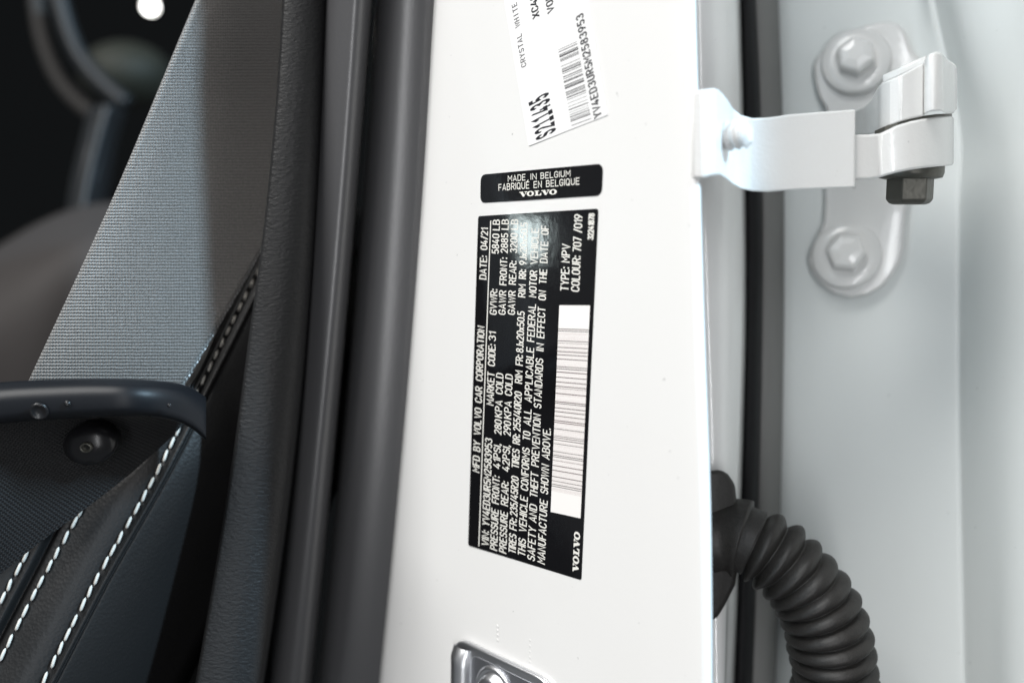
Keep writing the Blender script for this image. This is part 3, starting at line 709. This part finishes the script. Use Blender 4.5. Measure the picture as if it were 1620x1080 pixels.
# ------------------------------------------------------------------ seat belt and its anchor
belt = thing('seat_belt', 'blue-grey woven seat belt webbing running down past the pillar trim', 'seat belt')
rows = []
for y, xl, xr, dl, dr in ((-250, 415, 640, .350, .415), (0, 311, 556, .333, .385), (150, 248, 522, .328, .374), (300, 184, 466, .323, .361), (450, 116, 385, .318, .348), (600, 46, 297, .314, .336), (700, 0, 238, .313, .332)):
    r = []
    for k in range(8):
        t = k / 7; sag = math.sin(math.pi * t) * -.0015
        r.append((xl + (xr - xl) * t, y, dl + (dr - dl) * t ** 1.15 + sag))
    rows.append(r)
solid(loft('webbing', rows, M['belt'], belt, nr=8, nc=4), .0013)
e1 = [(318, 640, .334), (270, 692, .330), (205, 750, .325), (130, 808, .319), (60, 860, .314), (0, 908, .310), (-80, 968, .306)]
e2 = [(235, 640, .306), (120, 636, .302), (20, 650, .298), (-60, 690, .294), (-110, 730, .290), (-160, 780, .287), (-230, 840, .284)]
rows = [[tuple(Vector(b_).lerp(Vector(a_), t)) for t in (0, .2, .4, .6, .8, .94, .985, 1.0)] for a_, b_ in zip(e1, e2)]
solid(loft('anchor_webbing', rows, M['shaded_belt'], belt, nr=6, nc=3), .0016)
anc = thing('belt_anchor_arm', 'curved black plastic belt anchor arm crossing in front of webbing', 'belt anchor')
tp = [(-120, 618), (-40, 608), (20, 603), (80, 600), (150, 598), (220, 600), (270, 604), (300, 612), (326, 628)]
bt = [(-120, 690), (-40, 678), (20, 668), (80, 664), (150, 660), (220, 658), (270, 664), (300, 676), (326, 696)]
verts = []; faces = []; NS = 20; rows_ = []
tpc = crom([(x, y, 0) for x, y in tp], 5); btc = crom([(x, y, 0) for x, y in bt], 5)
for a_, b_ in zip(tpc, btc):
    x = (a_.x + b_.x) / 2; cy = (a_.y + b_.y) / 2; hy = (b_.y - a_.y) / 2
    d0 = .293 + .026 * max(0, (x - 180) / 150) ** 2
    for k in range(NS):
        an = 2 * math.pi * k / NS; c_, s_ = math.cos(an), math.sin(an)
        ex = .55; yy = cy - hy * math.copysign(abs(s_) ** ex, s_); zz = d0 - .0065 * math.copysign(abs(c_) ** .7, c_) + (.003 if s_ > .5 else 0)
        verts.append(W(x, yy, zz))
nr_ = len(tpc)
for i in range(nr_ - 1):
    for k in range(NS): a_ = i * NS + k; b_ = i * NS + (k + 1) % NS; faces.append((a_, b_, b_ + NS, a_ + NS))
faces += [tuple(range(NS)), tuple(range((nr_ - 1) * NS, nr_ * NS))]
fix_normals(mesh_obj('arm', verts, faces, M['black_plastic'], anc))
lathe('screw_recess', [(.0026, 0), (.0026, .0003), (.0021, .0006), (.0018, .0002), (.0006, .0001)], frame(W(62, 650, .2862), D2W(.15, -.35, -.93)), M['cap_plastic'], anc, 28)
lathe('rivet', [(.0009, 0), (.0009, .0003), (.0005, .0006), (.0001, .0007)], frame(W(107, 638, .2862), D2W(.1, .1, -1)), M['cap_plastic'], anc, 20)
lathe('rivet', [(.0006, 0), (.0006, .0003), (.0003, .0005), (.0001, .0006)], frame(W(268, 641, .2915), D2W(.1, .1, -1)), M['cap_plastic'], anc, 20)
capo = lathe('bolt_cover', [(.0086, -.004), (.0086, .0006), (.0080, .0020), (.0062, .0034), (.0040, .0042), (.0024, .0044)], frame(W(143, 702, .3085), D2W(-.1, -.30, -.95), D2W(1, .3, 0)) @ Matrix.Diagonal((1, .76, 1, 1)), M['cap_plastic'], anc, 40)
lathe('screw', [(.0021, .0042), (.0021, .0052), (.0017, .0056), (.0013, .0052), (.0011, .0044), (.0003, .0044)], Matrix.Translation((.0016, .0008, 0)), M['bolt'], capo, 24)

# ------------------------------------------------------------------ driver's seat: stitched leather side
seat = thing('front_seat', 'charcoal leather front seat side with cream contrast stitching', 'car seat')
seamA = [(330, 455, .386), (432, 406, .376), (520, 362, .362), (613, 315, .346), (700, 272, .337), (780, 230, .331), (920, 150, .323), (1078, 68, .315), (1240, -17, .309)]
seamA[0] = (330, 458, .386)
cols_ = [(-430, .030), (-300, .004), (-190, -.0015), (-145, -.0008), (-134, 0.0), (-128, 0.0003), (-119, -.0012), (-111, .0006), (-104, .0034), (-97, .0008), (-88, .0), (-84, .0004), (-79, -.0002), (-45, -.0022), (-14, -.0008), (-2, .0003), (3, .0003), (8, -.0002), (13, -.0012), (18, -.0006), (21, .0012), (27, .0012), (60, .006), (100, .014), (150, .026), (230, .050)]
narrow = lambda y: interp([(330, .10), (613, .10), (690, .35), (780, 1.0), (1300, 1.0)], y)
rows = [[(x + (o_ * narrow(y) if o_ < 0 else o_), y, d + dd) for o_, dd in cols_] for y, x, d in seamA]
bol = loft('bolster', rows, M['leather'], seat, nr=6, nc=3); solid(bol, .002)
# one mesh of a short plump stitch, shared by every stitch
sv, sf = [], []
for i in range(9):
    t = i / 8; r_ = .0005 * (max(0.02, 1 - (2 * t - 1) ** 4)) ** .5; lift_ = .0004 * math.sin(math.pi * t)
    for k in range(10):
        a_ = 2 * math.pi * k / 10; sv.append((r_ * math.cos(a_), lift_ + r_ * math.sin(a_), (t - .5) * .0044))
for i in range(8):
    for k in range(10): a_ = i * 10 + k; b_ = i * 10 + (k + 1) % 10; sf.append((a_, b_, b_ + 10, a_ + 10))
sf += [tuple(range(10))[::-1], tuple(range(80, 90))]
sme = bpy.data.meshes.new('stitch'); sme.from_pydata(sv, [], sf); sme.materials.append(M['thread'])
for p in sme.polygons: p.use_smooth = True
def stitch_row(off, dlift, y0, y1, pitch):
    line = crom([W(x + off, y, d + dlift) for y, x, d in seamA if y0 - 200 <= y <= y1 + 200], 30)
    keep = 0.0; last = line[0]
    for p in line[1:]:
        keep += (p - last).length
        if keep >= pitch:
            keep -= pitch; yy = px_of(p)[1]
            if y0 <= yy <= y1:
                t = (p - last).normalized(); nrm = (Vector((0, 0, CAMH)) - p).normalized()
                x_ = nrm.cross(t).normalized(); y_ = t.cross(x_).normalized(); an = R(7 + random.uniform(-4, 4))
                t2 = (t * math.cos(an) + x_ * math.sin(an)).normalized(); x2 = y_.cross(t2).normalized()
                o = bpy.data.objects.new('stitch', sme); link(o, bol)
                mw = Matrix(((x2.x, y_.x, t2.x, p.x), (x2.y, y_.y, t2.y, p.y), (x2.z, y_.z, t2.z, p.z), (0, 0, 0, 1)))
                s_ = random.uniform(.93, 1.07)
                o.matrix_local = Matrix.Translation(-bol.location) @ mw @ Matrix.Diagonal((1, 1, s_, 1))
        last = p
stitch_row(0, -.0004, 425, 640, .0056); stitch_row(0, -.0004, 640, 1110, .0048)
stitch_row(-86, -.0004, 770, 1110, .0050); stitch_row(-132.5, -.0004, 860, 1110, .0050)
# black sheet standing in for the shade right of the seat
rows = []
for y, xl in ((330, 482), (430, 434), (520, 392), (613, 346), (700, 300), (790, 247), (940, 222), (1080, 200), (1240, 180)):
    xl += 50; b_ = interp([(330, .410), (613, .372), (790, .362), (1080, .366), (1240, .368)], y)
    rows.append([(xl + 14, y, .46), (xl + 3, y, b_ + .012), (xl, y, b_ + .004), (xl + 10, y, b_), (xl + 70, y, b_ + .002), (xl + 150, y, b_ + .008), (xl + 230, y, b_ + .03)])
tag(solid(loft('shade_sheet', rows, M['dark'], None, nr=4, nc=3), .002), 'flat black sheet standing in for shade between seat and grained trim', 'interior trim')

# far, blurred cabin
far = thing('passenger_seat', 'blurred grey fabric seat deep inside the dark cabin', 'car seat')
rows = [[(-120, 470, .80), (-20, 400, .80), (60, 352, .80), (130, 325, .80), (190, 318, .80)],
        [(-120, 500, .70), (-20, 440, .70), (60, 395, .70), (130, 362, .71), (190, 350, .72)],
        [(-120, 560, .66), (-20, 500, .66), (60, 450, .66), (130, 410, .67), (190, 390, .68)],
        [(-120, 640, .66), (-20, 620, .66), (60, 600, .66), (130, 580, .67), (190, 560, .68)],
        [(-120, 800, .68), (-20, 780, .68), (60, 760, .68), (130, 740, .69), (190, 720, .70)]]
solid(loft('cushion', rows, M['far_fabric'], far, nr=5, nc=4), .02)
rows = [[(140, 170, .86), (158, 168, .83), (178, 168, .83), (200, 175, .88)], [(126, 230, .86), (142, 230, .82), (160, 230, .82), (185, 235, .88)],
        [(112, 290, .85), (128, 290, .81), (146, 292, .81), (172, 300, .86)], [(104, 350, .84), (118, 350, .80), (136, 352, .80), (160, 356, .85)]]
solid(loft('bolster', rows, M['far_trim'], far, nr=5, nc=5), .01)
def sweep(name, pts, rad, m, parent=None, ns=16):
    path = crom(pts, 8); verts = []; faces = []
    for i, p in enumerate(path):
        t = (path[min(i + 1, len(path) - 1)] - path[max(i - 1, 0)]).normalized(); s_ = t.cross(D2W(0, 0, 1)).normalized(); f_ = s_.cross(t).normalized()
        for k in range(ns): a_ = 2 * math.pi * k / ns; verts.append(p + (s_ * math.cos(a_) + f_ * math.sin(a_)) * rad)
    for i in range(len(path) - 1):
        for k in range(ns): a_ = i * ns + k; b_ = i * ns + (k + 1) % ns; faces.append((a_, b_, b_ + ns, a_ + ns))
    faces += [tuple(range(ns)), tuple(range((len(path) - 1) * ns, len(path) * ns))]
    return fix_normals(mesh_obj(name, verts, faces, m, parent))
whl = thing('curved_cabin_rim', 'blurred dark curved double rim in the far cabin', 'cabin trim')
sweep('outer_rim', [W(52, -90, 1.0), W(58, 0, 1.0), W(70, 70, 1.0), (W(96, 130, 1.0)), W(135, 172, 1.0), W(185, 205, 1.0)], .0075, M['far_rim'], whl)
sweep('inner_rim', [W(92, -10, .97), W(108, 48, .97), W(128, 92, .97), W(158, 128, .97), W(200, 165, .97)], .0085, M['far_trim'], whl)
hr = []
for i in range(13):
    a_ = math.pi * i / 12; rr = .055 * math.sin(a_) + 1e-4; hr.append((rr, -.04 * math.cos(a_)))
tag(lathe('far_headrest', hr, frame(W(200, 118, 1.25), (0, 0, 1)) , M['far_olive'], None, 32), 'blurred olive rounded headrest below the bright lamp', 'headrest')
bgp = loft('cabin_backdrop', [[(-500, -600, 2.4), (0, -600, 2.6), (500, -600, 2.6), (900, -600, 2.4)], [(-500, 500, 2.4), (0, 500, 2.6), (500, 500, 2.6), (900, 500, 2.4)], [(-500, 1600, 2.0), (0, 1600, 2.2), (500, 1600, 2.2), (900, 1600, 2.0)]], M['dark'], None)
solid(bgp, .02); bgp['kind'] = 'structure'
lamp = thing('ceiling_lamp', 'out of focus round white lamp glowing in dark cabin', 'lamp')
lathe('glow_disc', [(.010, -.01), (.011, 0), (.010, .003), (.002, .004)], frame(W(237, 10, 2.2), D2W(0, 0, -1)), M['lamp'], lamp, 32)
lathe('rim', [(.014, -.016), (.015, -.012), (.014, -.0105)], frame(W(237, 10, 2.2), D2W(0, 0, -1)), M['dark'], lamp, 32)
